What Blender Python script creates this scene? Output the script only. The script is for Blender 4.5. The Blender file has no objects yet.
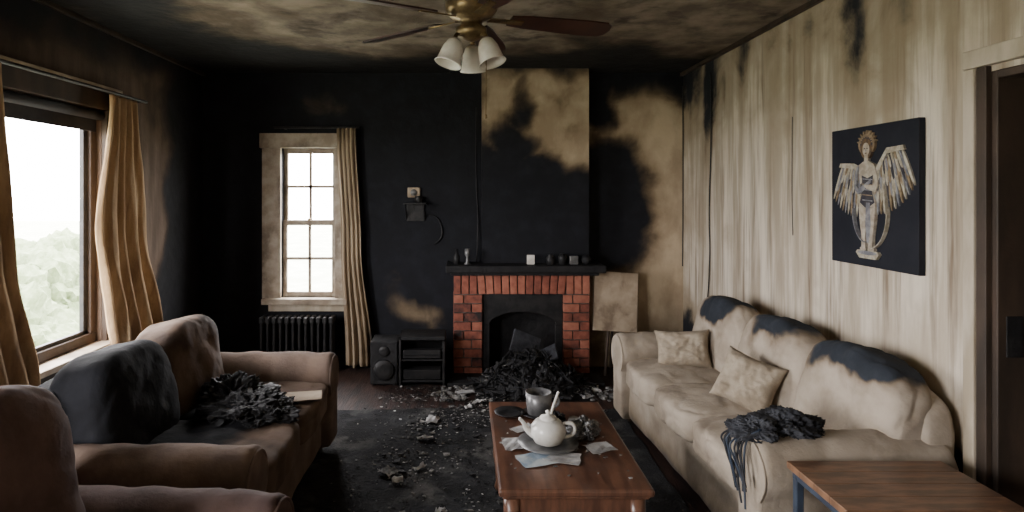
import bpy, bmesh, math, random
from mathutils import Vector, Matrix, Euler, noise
random.seed(7)
SC = bpy.context.scene
COL = SC.collection

# ------------------------------------------------------------ materials
def M(name, c1, c2=None, scale=5, rough=.85, bump=0.0, bscale=30, stretch=(1,1,1), metal=0,
      soot=False, sootc=(.008,.009,.012), lo=.35, hi=.65, c3=None, c3s=1.5, sootn=.5, spec=.3, bst=None, edge=(.42,.62), c4=None, s4=(1,1,1), c4s=3, r4=(.5,.7)):
    m = bpy.data.materials.new(name); m.use_nodes = True
    nt = m.node_tree; N = nt.nodes; Lk = nt.links
    b = N['Principled BSDF']
    b.inputs['Roughness'].default_value = rough
    b.inputs['Metallic'].default_value = metal
    b.inputs['Specular IOR Level'].default_value = spec
    geo = N.new('ShaderNodeTexCoord')
    def mapv(s):
        mp = N.new('ShaderNodeMapping'); mp.inputs['Scale'].default_value = s
        Lk.new(geo.outputs['Object'], mp.inputs['Vector']); return mp.outputs['Vector']
    base = mapv(stretch)
    def nz(sc, det=6, vec=base, dist=0.0):
        n = N.new('ShaderNodeTexNoise'); n.inputs['Scale'].default_value = sc
        n.inputs['Detail'].default_value = det; n.inputs['Distortion'].default_value = dist
        n.inputs['Roughness'].default_value = .6
        Lk.new(vec, n.inputs['Vector']); return n.outputs['Fac']
    def mr(src, a, bb, c=0, d=1):
        r = N.new('ShaderNodeMapRange'); r.inputs['From Min'].default_value = a; r.inputs['From Max'].default_value = bb
        r.inputs['To Min'].default_value = c; r.inputs['To Max'].default_value = d
        r.interpolation_type = 'SMOOTHSTEP'
        Lk.new(src, r.inputs['Value']); return r.outputs['Result']
    def mix(f, a, bb):
        x = N.new('ShaderNodeMix'); x.data_type = 'RGBA'
        Lk.new(f, x.inputs['Factor'])
        for s, v in ((x.inputs['A'], a), (x.inputs['B'], bb)):
            if isinstance(v, tuple): s.default_value = (*v, 1)
            else: Lk.new(v, s)
        return x.outputs['Result']
    if c2 is None: c2 = tuple(v*.7 for v in c1)
    col = mix(mr(nz(scale), lo, hi), c1, c2)
    if c3 is not None:
        col = mix(mr(nz(c3s, 8, geo.outputs['Object'], .3), .5, .68), col, c3)
    if c4 is not None:
        col = mix(mr(nz(c4s, 7, mapv(s4), .2), r4[0], r4[1]), col, c4)
    if soot:
        at = N.new('ShaderNodeAttribute'); at.attribute_name = 'soot'
        a1 = N.new('ShaderNodeMath'); a1.operation = 'MULTIPLY_ADD'
        Lk.new(nz(3.5, 9, geo.outputs['Object'], .4), a1.inputs[0]); a1.inputs[1].default_value = sootn
        a1.inputs[2].default_value = -sootn/2
        a2 = N.new('ShaderNodeMath'); a2.operation = 'ADD'
        Lk.new(at.outputs['Fac'], a2.inputs[0]); Lk.new(a1.outputs[0], a2.inputs[1])
        brown = tuple(v*.40 for v in (c1[0], c1[1]*.88, c1[2]*.72))
        col = mix(mr(a2.outputs[0], .08, edge[1]*.85), col, brown)
        f2 = mr(a2.outputs[0], edge[0], edge[1])
        s2 = tuple(v*1.9 for v in sootc)
        sc = mix(mr(nz(6, 8, geo.outputs['Object']), .4, .75), sootc, s2)
        col = mix(f2, col, sc)
    Lk.new(col, b.inputs['Base Color'])
    if bump:
        bp = N.new('ShaderNodeBump'); bp.inputs['Strength'].default_value = bump; bp.inputs['Distance'].default_value = .02
        v = geo.outputs['Object']
        if bst: v = mapv(bst)
        Lk.new(nz(bscale, 5, v), bp.inputs['Height']); Lk.new(bp.outputs[0], b.inputs['Normal'])
    return m

m_wallR = M('sooty_plaster_right', (.68,.61,.50), (.38,.32,.24), 2.2, .9, .3, 6, (1,4,.35), soot=True, lo=.36, hi=.64, c3=(.43,.365,.28), c3s=1.1, c4=(.17,.125,.085), s4=(1,11,.5), c4s=1.7, r4=(.50,.76))
m_wallB = M('sooty_plaster_back', (.52,.42,.29), (.33,.25,.165), 3, .85, .3, 9, (1,1,.6), soot=True, sootc=(.0055,.0060,.0085), sootn=.5, edge=(.28,.74))
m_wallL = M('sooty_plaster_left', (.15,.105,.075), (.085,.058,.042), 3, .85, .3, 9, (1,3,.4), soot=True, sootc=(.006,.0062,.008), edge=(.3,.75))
m_ceil = M('sooty_ceiling', (.27,.225,.175), (.12,.095,.072), 3.4, .9, .6, 9, (1,1,1), soot=True, c3=(.05,.038,.03), c3s=2.6, sootn=.9, sootc=(.008,.008,.009), edge=(.3,.8))
m_floor = M('charred_floorboards', (.045,.024,.019), (.015,.010,.010), 5, .5, .4, 10, (6,.7,1), bst=(9,1,1), c3=(.012,.011,.011), c3s=2.4)
m_rug = M('burnt_carpet', (.020,.021,.024), (.040,.041,.043), 6, .95, .9, 60, lo=.4, hi=.75, c3=(.10,.097,.093), c3s=2.2, c4=(.012,.012,.013), c4s=5, r4=(.45,.6))
m_trimwood = M('old_painted_wood', (.50,.44,.35), (.34,.285,.205), 6, .6, .1, 20, (1,1,.3), soot=True)
m_darktrim = M('dark_wood_trim', (.06,.04,.028), (.03,.022,.016), 6, .55, .1, 20, (1,1,.3))
m_cream = M('cream_window_paint', (.42,.36,.28), (.25,.195,.14), 7, .5, .1, 20, c3=(.15,.115,.08), c3s=3)
m_blind = M('dark_roller_blind', (.010,.010,.015), (.016,.016,.02), 8, .8)
m_beige = M('beige_upholstery', (.42,.36,.29), (.31,.26,.20), 5, .95, .4, 14, soot=True, sootc=(.020,.024,.031), sootn=.6, bst=(1,1,1), edge=(.42,.74), c3=(.25,.205,.16), c3s=3)
m_beige2 = M('beige_pillow_cloth', (.38,.325,.25), (.27,.22,.16), 12, .95, .4, 20)
m_taupe = M('taupe_upholstery', (.23,.165,.13), (.14,.10,.08), 5, .9, .4, 12, soot=True, sootc=(.009,.0095,.012), edge=(.42,.75))
m_brownup = M('brown_suede', (.135,.085,.072), (.075,.046,.04), 4, .85, .4, 10, soot=True)
m_black = M('charred_black', (.006,.006,.007), (.014,.0135,.014), 9, .7, .5, 18)
m_iron = M('black_iron', (.008,.008,.009), (.02,.019,.019), 12, .5, .2, 30)
m_curt = M('gold_beige_curtain', (.50,.345,.195), (.33,.215,.115), 4, .9, .3, 20, (3,3,.4), soot=True, c4=(.22,.14,.08), s4=(5,5,.8), c4s=2)
m_curt2 = M('beige_curtain', (.38,.30,.21), (.24,.18,.12), 4, .9, .2, 20, (3,3,.4), soot=True)
m_table = M('walnut_table', (.15,.070,.042), (.07,.034,.023), 4, .30, .12, 10, (5,.8,1), spec=.5, c3=(.075,.047,.036), c3s=4)
m_side = M('worn_oak_top', (.22,.115,.062), (.10,.053,.03), 4, .4, .12, 10, (1.2,7,1), spec=.5, c3=(.09,.05,.03), c3s=5)
m_bluemetal = M('bluegrey_metal', (.04,.055,.08), (.025,.032,.048), 8, .5, .1, 20)
m_blade = M('fan_blade_wood', (.06,.022,.015), (.025,.011,.009), 4, .35, 0, 10, (1,1,1), spec=.5)
m_brass = M('aged_brass', (.30,.22,.11), (.12,.085,.045), 10, .38, .1, 20, metal=.8)
m_glass = M('frosted_white_glass', (.85,.83,.78), (.68,.65,.58), 8, .2, 0, spec=.5)
m_white = M('white_ceramic', (.70,.69,.65), (.48,.46,.41), 8, .25, .05, 10, spec=.5)
m_grey = M('grey_pewter', (.22,.22,.22), (.10,.10,.10), 10, .35, .1, 20, metal=.4)
m_paper = M('scorched_paper', (.54,.54,.54), (.24,.235,.23), 9, .9)
m_paperb = M('bluish_paper', (.20,.27,.35), (.42,.45,.45), 9, .8)
m_ash = M('ash_debris', (.26,.255,.245), (.06,.058,.055), 30, .95)
m_cloth = M('burnt_cloth', (.007,.007,.008), (.020,.0195,.021), 9, .65, .5, 25)
m_gcloth = M('grey_burnt_cloth', (.045,.048,.056), (.015,.015,.018), 9, .8, .5, 25)
m_board = M('bare_board', (.46,.37,.27), (.31,.24,.165), 5, .8, .1, 20, c3=(.18,.13,.09), c3s=4)
m_green = M('hedge_green', (.11,.145,.07), (.17,.21,.12), 14, .9, .5, 12)
m_lawn = M('outside_ground', (.40,.41,.34), (.30,.32,.24), 2, .95)
m_mortar = M('mortar', (.12,.10,.088), (.04,.032,.029), 12, .95, .3, 40)

def brickmat():
    m = bpy.data.materials.new('red_brick'); m.use_nodes = True
    nt = m.node_tree; N = nt.nodes; L = nt.links; b = N['Principled BSDF']; b.inputs['Roughness'].default_value=.85
    a = N.new('ShaderNodeAttribute'); a.attribute_name='tint'
    tc = N.new('ShaderNodeTexCoord'); n = N.new('ShaderNodeTexNoise'); n.inputs['Scale'].default_value=18
    L.new(tc.outputs['Object'], n.inputs['Vector'])
    ad = N.new('ShaderNodeMath'); ad.operation='MULTIPLY_ADD'; L.new(n.outputs['Fac'], ad.inputs[0]); ad.inputs[1].default_value=.7; L.new(a.outputs['Fac'], ad.inputs[2])
    r = N.new('ShaderNodeValToRGB'); L.new(ad.outputs[0], r.inputs['Fac'])
    e = r.color_ramp.elements; e[0].position=.15; e[0].color=(.015,.010,.010,1); e[1].position=1; e[1].color=(.42,.16,.10,1)
    x = e.new(.5); x.color=(.21,.06,.037,1)
    L.new(r.outputs[0], b.inputs['Base Color'])
    bp = N.new('ShaderNodeBump'); bp.inputs['Strength'].default_value=.5; bp.inputs['Distance'].default_value=.01; L.new(n.outputs['Fac'], bp.inputs['Height']); L.new(bp.outputs[0], b.inputs['Normal'])
    return m
m_brick = brickmat()

# ------------------------------------------------------------ helpers
def empty(name, loc=(0,0,0), rz=0):
    o = bpy.data.objects.new(name, None); COL.objects.link(o); o.location = loc; o.rotation_euler[2] = rz
    o.empty_display_size=.1
    return o
def mk(name, verts, faces, mat, parent=None, loc=(0,0,0), rot=(0,0,0), smooth=False, soot=None, solid=0, bevel=0, attr=None):
    me = bpy.data.meshes.new(name); me.from_pydata([tuple(v) for v in verts], [], faces); me.update()
    o = bpy.data.objects.new(name, me); COL.objects.link(o)
    me.materials.append(mat)
    o.location = loc; o.rotation_euler = rot
    if parent: o.parent = parent
    if smooth: me.polygons.foreach_set('use_smooth', [True]*len(me.polygons))
    if soot:
        R = Matrix.LocRotScale(Vector(loc), Euler(rot), None)
        a = me.attributes.new('soot', 'FLOAT', 'POINT')
        a.data.foreach_set('value', [float(soot(R @ v.co)) for v in me.vertices])
    if attr:
        a = me.attributes.new(attr[0], 'FLOAT', 'POINT'); a.data.foreach_set('value', attr[1])
    if solid:
        s = o.modifiers.new('s','SOLIDIFY'); s.thickness = solid; s.offset = -1
    if bevel:
        s = o.modifiers.new('b','BEVEL'); s.width = bevel; s.segments = 2; s.limit_method='ANGLE'
    return o
def fixn(o):
    bm = bmesh.new(); bm.from_mesh(o.data); bmesh.ops.recalc_face_normals(bm, faces=bm.faces); bm.to_mesh(o.data); bm.free(); return o
BF = [(0,3,2,1),(4,5,6,7),(0,1,5,4),(1,2,6,5),(2,3,7,6),(3,0,4,7)]
def boxv(x0,x1,y0,y1,z0,z1):
    return [(x0,y0,z0),(x1,y0,z0),(x1,y1,z0),(x0,y1,z0),(x0,y0,z1),(x1,y0,z1),(x1,y1,z1),(x0,y1,z1)]
def box(name,x0,x1,y0,y1,z0,z1,mat,parent=None,bevel=.004,**k):
    c = ((x0+x1)/2,(y0+y1)/2,(z0+z1)/2)
    v = [(a-c[0],b-c[1],d-c[2]) for a,b,d in boxv(x0,x1,y0,y1,z0,z1)]
    return mk(name, v, BF, mat, parent, loc=c, bevel=bevel, **k)
class Acc:
    def __init__(s): s.v=[]; s.f=[]; s.a=[]
    def add(s, v, f, t=0):
        n=len(s.v); s.v += [tuple(q) for q in v]; s.f += [tuple(i+n for i in g) for g in f]; s.a += [t]*len(v)
    def box(s, c, h, rot=(0,0,0), t=0):
        R = Euler(rot).to_matrix(); c=Vector(c)
        s.add([R@Vector(p)+c for p in boxv(-h[0],h[0],-h[1],h[1],-h[2],h[2])], BF, t)
    def shard(s, c, r, th, rot=(0,0,0)):
        R = Euler(rot).to_matrix(); c=Vector(c); n=random.randint(4,6)
        ps=[]; a0=random.uniform(0,6)
        for i in range(n):
            a=a0+2*math.pi*i/n; q=r*random.uniform(.45,1.1); ps.append((q*math.cos(a),q*math.sin(a)*.7))
        v=[R@Vector((x,y,-th))+c for x,y in ps]+[R@Vector((x,y,th))+c for x,y in ps]
        s.add(v,[tuple(range(n))[::-1],tuple(range(n,2*n))]+[(i,(i+1)%n,(i+1)%n+n,i+n) for i in range(n)])
def cubegrid(cuts):
    bm = bmesh.new(); bmesh.ops.create_cube(bm, size=2)
    bmesh.ops.subdivide_edges(bm, edges=bm.edges[:], cuts=cuts, use_grid_fill=True)
    bm.verts.index_update()
    v=[q.co.copy() for q in bm.verts]; f=[tuple(q.index for q in g.verts) for g in bm.faces]; bm.free()
    return v,f
_cg = {}
def rbox(name, c, h, mat, parent=None, n=6, rot=(0,0,0), puff=0, amp=.006, fr=6, soot=None, cuts=14, crease=0, droop=0, seed=0, pleat=0):
    if cuts not in _cg: _cg[cuts]=cubegrid(cuts)
    V,F=_cg[cuts]; out=[]
    for p in V:
        k = (abs(p.x)**n+abs(p.y)**n+abs(p.z)**n)**(-1/n)
        q = p*k
        bz = 1+puff*((1-q.x*q.x)*(1-q.y*q.y))
        r = Vector((q.x*h[0]*(1+puff*.25*(1-q.y*q.y)), q.y*h[1]*(1+puff*.25*(1-q.x*q.x)), q.z*h[2]*bz))
        s = Vector(c)+r+Vector((seed*3.1,seed*1.7,0))
        d = noise.noise(s*fr)*amp + noise.noise(s*fr*2.6)*amp*.5
        if crease:
            d -= crease*max(0, 1-abs(noise.noise(Vector((s.x*5+s.z*3,s.y*5,s.z*5))))*7)
            d -= crease*.6*max(0, 1-abs(noise.noise(Vector((s.x*9,s.y*9+s.z*4,s.z*6+5))))*6)
        if pleat:
            d -= pleat*max(0,1-abs(math.sin(q.y*3.6+.9*noise.noise(Vector((q.z*1.2,seed,q.x)))+seed))*3.2)*(.4+.6*(q.z*.5+.5))
        r += q.normalized()*d
        if droop: r.z -= droop*(q.y*q.y)
        out.append(r)
    return mk(name, out, F, mat, parent, loc=c, rot=rot, smooth=True, soot=soot)
def pillow(name,w_,h_,t_,mat,loc,rot,seed=0):
    v=[];f=[];n=36
    for sgn in (1,-1):
        for j in range(n+1):
            for i in range(n+1):
                u=i/n*2-1;w=j/n*2-1
                pin=1-.12*(1-u*u)*abs(w)**3; pin2=1-.12*(1-w*w)*abs(u)**3
                th=(max(0,(1-u**4)*(1-w**4)))**.6*t_
                s=Vector((u*2.3+seed,w*2.3,sgn))
                th*=1+.3*noise.noise(s)+.14*noise.noise(s*3); th-=.010*max(0,1-abs(noise.noise(s*1.4))*6)*(1-u*u)*(1-w*w)
                v.append((u*w_*pin2,w*h_*pin,sgn*max(th,.0)))
    m=(n+1)**2
    for q in (0,1):
        for j in range(n):
            for i in range(n):
                k=q*m+j*(n+1)+i; g=(k,k+1,k+n+2,k+n+1); f.append(g if q==0 else g[::-1])
    o=mk(name,v,f,mat,None,loc,rot,smooth=True)
    bm=bmesh.new(); bm.from_mesh(o.data); bmesh.ops.remove_doubles(bm,verts=bm.verts,dist=.0006); bm.to_mesh(o.data); bm.free()
    return o
def lathe(name, prof, mat, parent=None, loc=(0,0,0), rot=(0,0,0), seg=28, solid=0, smooth=True):
    v=[];f=[]
    for r,z in prof:
        for i in range(seg):
            a=2*math.pi*i/seg; v.append((r*math.cos(a), r*math.sin(a), z))
    for j in range(len(prof)-1):
        for i in range(seg):
            f.append((j*seg+i, j*seg+(i+1)%seg, (j+1)*seg+(i+1)%seg, (j+1)*seg+i))
    if prof[0][0]>1e-4 and not solid: f.append(tuple(reversed(range(seg))))
    if prof[-1][0]>1e-4 and not solid: f.append(tuple((len(prof)-1)*seg+i for i in range(seg)))
    o = mk(name, v, f, mat, parent, loc, rot, smooth=smooth)
    if solid:
        s=o.modifiers.new('s','SOLIDIFY'); s.thickness=solid; s.offset=0
    return o
def tube(name, pts, r, mat, parent=None, radii=None, smooth=True):
    cu = bpy.data.curves.new(name,'CURVE'); cu.dimensions='3D'; cu.bevel_depth=r; cu.bevel_resolution=3; cu.use_fill_caps=True
    sp = cu.splines.new('NURBS' if smooth else 'POLY'); sp.points.add(len(pts)-1)
    for i,p in enumerate(pts):
        sp.points[i].co=(*p,1)
        if radii: sp.points[i].radius=radii[i]
    if smooth: sp.use_endpoint_u=True; sp.order_u=3
    cu.materials.append(mat)
    o = bpy.data.objects.new(name, cu); COL.objects.link(o)
    if parent: o.parent=parent
    return o
def sstep(a,b,x):
    t=max(0,min(1,(x-a)/(b-a))); return t*t*(3-2*t)
def fbm(x,y,z=0,s=1):
    return noise.fractal(Vector((x*s,y*s,z*s)), 1.0, 2.0, 4)
def blob(x,z,cx,cz,rx,rz,soft=.35):
    d = math.hypot((x-cx)/rx,(z-cz)/rz); return 1-sstep(1-soft,1+soft,d)
def axis(a,b,step,extra):
    n=max(1,round((b-a)/step)); s=[a+(b-a)*i/n for i in range(n+1)]
    s=[q for q in s if all(abs(q-e)>step*.3 for e in extra)]+list(extra)
    return sorted(set(round(q,5) for q in s if a-1e-6<=q<=b+1e-6))
def wall(name, org, U, V, lu, lv, mat, fn, holes=(), step=.045, thick=.12):
    us=axis(0,lu,step,[h[0] for h in holes]+[h[1] for h in holes]); vs=axis(0,lv,step,[h[2] for h in holes]+[h[3] for h in holes])
    O=Vector(org);U=Vector(U);V=Vector(V)
    v=[O+U*a+V*b for b in vs for a in us]; n=len(us); f=[]
    for j in range(len(vs)-1):
        for i in range(n-1):
            cu=(us[i]+us[i+1])/2; cv=(vs[j]+vs[j+1])/2
            if any(h[0]<cu<h[1] and h[2]<cv<h[3] for h in holes): continue
            f.append((j*n+i,j*n+i+1,(j+1)*n+i+1,(j+1)*n+i))
    o=mk(name,v,f,mat,soot=fn,solid=thick)
    return o

XL,XR,YB,YF,ZC = -2.34,1.945,5.35,-1.3,2.62
# ------------------------------------------------------------ soot layouts (albedo staining)
def s_back(p):
    x=p.x+fbm(p.x,p.z,1,2.2)*.14; z=p.z+fbm(p.x,p.z,7,2.2)*.14
    if x<.95:
        c=.52*blob(x,z,-.40,.45,.30,.15,.9)+.35*blob(x,z,-1.25,2.33,.42,.17,.8)+.3*blob(x,z,-.7,.75,.2,.2,.8)
        return 1-c
    s=blob(x,z,1.18,1.42,.55,.64,.45)
    s=max(s, sstep(2.15,2.6,z)*.8, .10+.3*fbm(x,z,3,3), .5*sstep(.6,.2,z))
    s=max(s, blob(x,z,1.1,2.45,.33,.33,.6))
    return s
def s_breast(p):
    x=p.x+fbm(p.x,p.z,1,3)*.10; z=p.z+fbm(p.x,p.z,7,3)*.10
    c=sstep(1.62,2.12,z+.22*(x-.6))
    s=1-c
    s=max(s, .85*blob(x,z,.42,1.95,.24,.26,.8), blob(x,z,.50,2.25,.13,.45,.9)*.66, sstep(2.35,2.7,z)*.65, .16+.35*fbm(x,z,3,3))
    s=max(s,.5*sstep(.4,.16,x))
    if p.x<.14: s=1
    return s
def s_left(p):
    y=p.y+fbm(p.y,p.z,1,2)*.2; z=p.z+fbm(p.y,p.z,5,2)*.2
    s=.18+.9*sstep(4.3,5.15,y)
    s=max(s,sstep(2.0,2.6,z)*.7, blob(y,z,4.75,.75,.35,.45,.6))
    s-= .5*blob(y,z,4.45,1.2,.25,.6,.7)
    return max(0,min(1,s))
def s_right(p):
    y=p.y+fbm(p.y,p.z,1,1.5)*.2; z=p.z+fbm(p.y,p.z,5,1.5)*.15
    s=.03+.36*sstep(1.6,2.62,z)+.22*sstep(4.5,5.35,y)+.6*sstep(.8,.2,z)+.35*sstep(2.8,2.25,y)*sstep(1.2,.6,z)
    s+=.45*max(0,noise.noise(Vector((p.y*3.5,p.z*.35,4))))*sstep(.5,2.2,z)
    s+=.25*max(0,noise.noise(Vector((p.y*9,p.z*.5,8))))*sstep(.9,1.6,z)
    return max(0,min(1,s))
def s_ceil(p):
    x=p.x+fbm(p.x,p.y,1,1.5)*.25; y=p.y+fbm(p.x,p.y,5,1.5)*.3
    s=.17+.8*sstep(4.1,5.2,y)+.7*sstep(-.8,-2.1,x)+.3*blob(x,y,.9,4.3,.6,.5,.7)+.3*fbm(p.x,p.y,9,1.1)
    return max(0,min(1,s))

# ------------------------------------------------------------ shell
WL=(2.28,3.86,.60,2.08)
WFILL=(-.6,1.1,.60,2.08)  # unseen opening beside the camera, added to let in fill light
WB=(-1.635,-1.155,.62,1.95)
wall('wall_left',(XL,YF,0),(0,1,0),(0,0,1),YB-YF,ZC,m_wallL,s_left,[(WL[0]-YF,WL[1]-YF,WL[2],WL[3]),(WFILL[0]-YF,WFILL[1]-YF,WFILL[2],WFILL[3])])
wall('wall_back',(XL,YB,0),(1,0,0),(0,0,1),XR-XL,ZC,m_wallB,s_back,[(WB[0]-XL,WB[1]-XL,WB[2],WB[3])],step=.035)
DO=(1.30,2.22,0.0,2.0)
wall('wall_right',(XR,YB,0),(0,-1,0),(0,0,1),YB-YF,ZC,m_wallR,s_right,[(YB-DO[1],YB-DO[0],-.1,DO[3])])
wall('wall_front',(XR,YF,0),(-1,0,0),(0,0,1),XR-XL,ZC,m_wallR,lambda p:.2,step=.2)
wall('ceiling',(XL,YF,ZC),(0,1,0),(1,0,0),YB-YF,XR-XL,m_ceil,s_ceil,thick=.1)
box('floor',XL-.12,XR+.12,YF-.12,YB+.12,-.08,0,m_floor,bevel=0)
hall=empty('wall_hall')
box('hall_far',3.1,3.15,.4,3.4,-.08,2.6,m_darktrim,hall,bevel=0)
box('hall_n',XR+.12,3.1,3.35,3.4,-.08,2.6,m_darktrim,hall,bevel=0)
box('hall_s',XR+.12,3.1,.4,.45,-.08,2.6,m_darktrim,hall,bevel=0)
box('hall_top',XR+.12,3.15,.4,3.4,2.6,2.65,m_darktrim,hall,bevel=0)
box('hall_floor',XR+.12,3.15,.4,3.4,-.08,0,m_floor,hall,bevel=0)
wall('wall_chimney_breast',(.146,5.15,.90),(1,0,0),(0,0,1),.918,ZC-.90,m_wallB,s_breast,step=.025,thick=.199)
wall('wall_chimney_side',(-.13,5.25,.90),(1,0,0),(0,0,1),.275,ZC-.90,m_wallB,lambda p:1,step=.1,thick=.099)
box('trim_1',XR-.03,XR,YF,YB,ZC-.03,ZC,m_darktrim)
box('trim_2',XL,XL+.03,YF,YB,ZC-.03,ZC,m_darktrim)
box('baseboard_back',XL,-.11,YB-.02,YB,0,.13,m_black)
box('baseboard_right',XR-.02,XR,2.32,YB,0,.13,m_darktrim)
box('baseboard_left',XL,XL+.02,YF,YB,0,.13,m_darktrim)
# ------------------------------------------------------------ door
dr=empty('door_1')
box('casing_far',XR-.03,XR+.001,2.26,2.31,0,2.02,m_trimwood,dr)
box('casing_inner',XR-.022,XR+.001,2.215,2.259,0,2.02,m_darktrim,dr)
box('casing_top',XR-.031,XR+.001,1.21,2.31,2.021,2.09,m_trimwood,dr)
box('casing_near',XR-.03,XR+.001,1.21,1.305,0,2.02,m_trimwood,dr)
box('jamb_far',XR,XR+.12,2.19,2.22,0,2.0,m_darktrim,dr)
box('jamb_top',XR,XR+.12,1.3,2.19,1.97,2.0,m_darktrim,dr)
box('strike_plate',XR+.03,XR+.09,2.186,2.191,.95,1.1,m_iron,dr)
# ------------------------------------------------------------ windows
def bigwin(name,W):
    w=empty(name); y0,y1,z0,z1=W; x=XL
    box('casing_top',x,x+.04,y0-.12,y1+.12,z1,z1+.13,m_darktrim,w)
    box('casing_cap',x,x+.06,y0-.14,y1+.14,z1+.13,z1+.15,m_trimwood,w)
    box('casing_far',x,x+.035,y1,y1+.10,z0,z1,m_darktrim,w)
    box('casing_near',x,x+.035,y0-.1,y0,z0,z1,m_darktrim,w)
    box('sill',x-.06,x+.10,y0-.12,y1+.12,z0-.035,z0,m_cream,w)
    box('apron',x,x+.03,y0-.1,y1+.1,z0-.14,z0-.035,m_darktrim,w)
    box('frame_bottom',x-.09,x-.03,y0,y1,z0,z0+.06,m_darktrim,w)
    box('frame_top',x-.09,x-.03,y0,y1,z1-.05,z1,m_darktrim,w)
    box('frame_far',x-.09,x-.03,y1-.06,y1,z0+.06,z1-.05,m_darktrim,w)
    box('frame_near',x-.09,x-.03,y0,y0+.06,z0+.06,z1-.05,m_darktrim,w)
    box('sash_far',x-.08,x-.05,y1-.10,y1-.06,z0+.06,z1-.05,m_iron,w)
    box('sash_bottom',x-.08,x-.05,y0+.06,y1-.06,z0+.06,z0+.085,m_iron,w)
    box('roller_blind',x-.03,x-.02,y0+.02,y1-.02,z1-.14,z1,m_blind,w)
    lathe('blind_roll',[(.03,-(y1-y0)/2+.01),(.03,(y1-y0)/2-.01)],m_blind,w,loc=(x+.0,(y0+y1)/2,z1-.035),rot=(math.pi/2,0,0))
    return w
bigwin('window_1',WL); bigwin('fill_window',WFILL)  # second one is out of view, added only for fill light
w=empty('window_2'); x0,x1,z0,z1=WB; y=YB
box('casing_left',x0-.165,x0,y-.035,y,z0-.02,z1,m_cream,w)
box('casing_right',x1,x1+.11,y-.035,y,z0-.02,z1,m_cream,w)
box('casing_top',x0-.185,x1+.12,y-.045,y,z1,z1+.13,m_cream,w)
box('sill',x0-.15,x1+.12,y-.10,y+.04,z0-.05,z0,m_cream,w)
box('apron',x0-.11,x1+.10,y-.03,y,z0-.12,z0-.05,m_trimwood,w)
zm=(z0+z1)/2
for nm,a,b,yy in (('upper',zm-.02,z1,y+.06),('lower',z0,zm+.02,y+.03)):
    box(nm+'_l',x0,x0+.04,yy,yy+.03,a,b,m_cream,w); box(nm+'_r',x1-.04,x1,yy,yy+.03,a,b,m_cream,w)
    box(nm+'_t',x0+.04,x1-.04,yy,yy+.03,b-.045,b,m_cream,w); box(nm+'_b',x0+.04,x1-.04,yy,yy+.03,a,a+.045,m_cream,w)
    xm=(x0+x1)/2; box(nm+'_v',xm-.013,xm+.013,yy+.005,yy+.025,a,b,m_cream,w)
    box(nm+'_h',x0,x1,yy+.005,yy+.025,(a+b)/2-.013,(a+b)/2+.013,m_cream,w)
lathe('sash_lock',[(.012,0),(.015,.01),(.008,.02)],m_brass,w,loc=((x0+x1)/2,y+.02,zm+.02))

# ------------------------------------------------------------ curtains
def lerpk(keys,t):
    for (a,va),(b,vb) in zip(keys,keys[1:]):
        if t<=b: 
            k=(t-a)/(b-a); k=k*k*(3-2*k); return va+(vb-va)*k
    return keys[-1][1]
def curtain(name,org,U,Nn,z0,z1,le,re,folds,depth,mat,soot=None,parent=None,ph=0):
    U=Vector(U);Nn=Vector(Nn);O=Vector(org);v=[];f=[];nu=120;nv=60
    for j in range(nv+1):
        t=j/nv; z=z1+(z0-z1)*t; l=lerpk(le,t); r=lerpk(re,t)
        for i in range(nu+1):
            s=i/nu; a=l+(r-l)*s
            sw=s+.05*noise.noise(Vector((s*4,t*1.3,ph)))
            am=.45+.55*t
            d=depth*am*(math.sin(sw*folds*2*math.pi+ph)*(.7+.5*noise.noise(Vector((s*4,t*1.5,ph))))+.7*noise.noise(Vector((s*7,t*2.5,ph+3)))+.3*noise.noise(Vector((s*16,t*7,ph+3))))
            p=O+U*a+Nn*d; v.append((p.x,p.y,z+.01*math.sin(s*17)*(t>.97)))
    for j in range(nv):
        for i in range(nu):
            k=j*(nu+1)+i; f.append((k,k+1,k+nu+2,k+nu+1))
    o=mk(name,v,f,mat,parent,smooth=True,soot=soot)
    s=o.modifiers.new('s','SOLIDIFY'); s.thickness=.004
    return o
c1=empty('window_curtain')
curtain('cloth',(XL+.11,0,0),(0,1,0),(1,0,0),.42,2.17,[(0,3.76),(.45,3.63),(1,3.76)],[(0,4.06),(.5,4.18),(1,4.42)],4.5,.045,m_curt,parent=c1,soot=lambda p:.10+.35*sstep(4.15,4.4,p.y)+.2*sstep(.8,.4,p.z))
tube('rod',[(XL+.11,2.05,2.185),(XL+.11,4.2,2.185)],.011,m_iron,c1,smooth=False)
box('bracket',XL,XL+.12,4.14,4.16,2.175,2.195,m_iron,c1)
box('bracket_b',XL,XL+.12,2.1,2.12,2.175,2.195,m_iron,c1)
c2=empty('window_curtain.001')
curtain('cloth',(XL+.12,0,0),(0,1,0),(1,0,0),.35,2.17,[(0,2.15),(1,2.35)],[(0,2.85),(.5,2.93),(1,3.15)],7,.045,m_curt,parent=c2,ph=2,soot=lambda p:.06+.2*sstep(.9,.4,p.z))
c3=empty('window_curtain.002')
curtain('cloth',(0,YB-.08,0),(1,0,0),(0,1,0),.03,2.12,[(0,-1.13),(.5,-1.09),(1,-1.05)],[(0,-.96),(.5,-.91),(1,-.80)],4.5,.03,m_curt2,parent=c3,ph=1,soot=lambda p:.15+.3*sstep(1.9,2.2,p.z)+.4*sstep(-.93,-.83,p.x))
tube('rod',[(-1.68,YB-.08,2.125),(-.93,YB-.08,2.125)],.009,m_iron,c3,smooth=False)
box('bracket',-1.60,-1.585,YB-.09,YB,2.115,2.135,m_iron,c3); box('bracket_b',-.99,-.975,YB-.09,YB,2.115,2.135,m_iron,c3)

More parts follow.
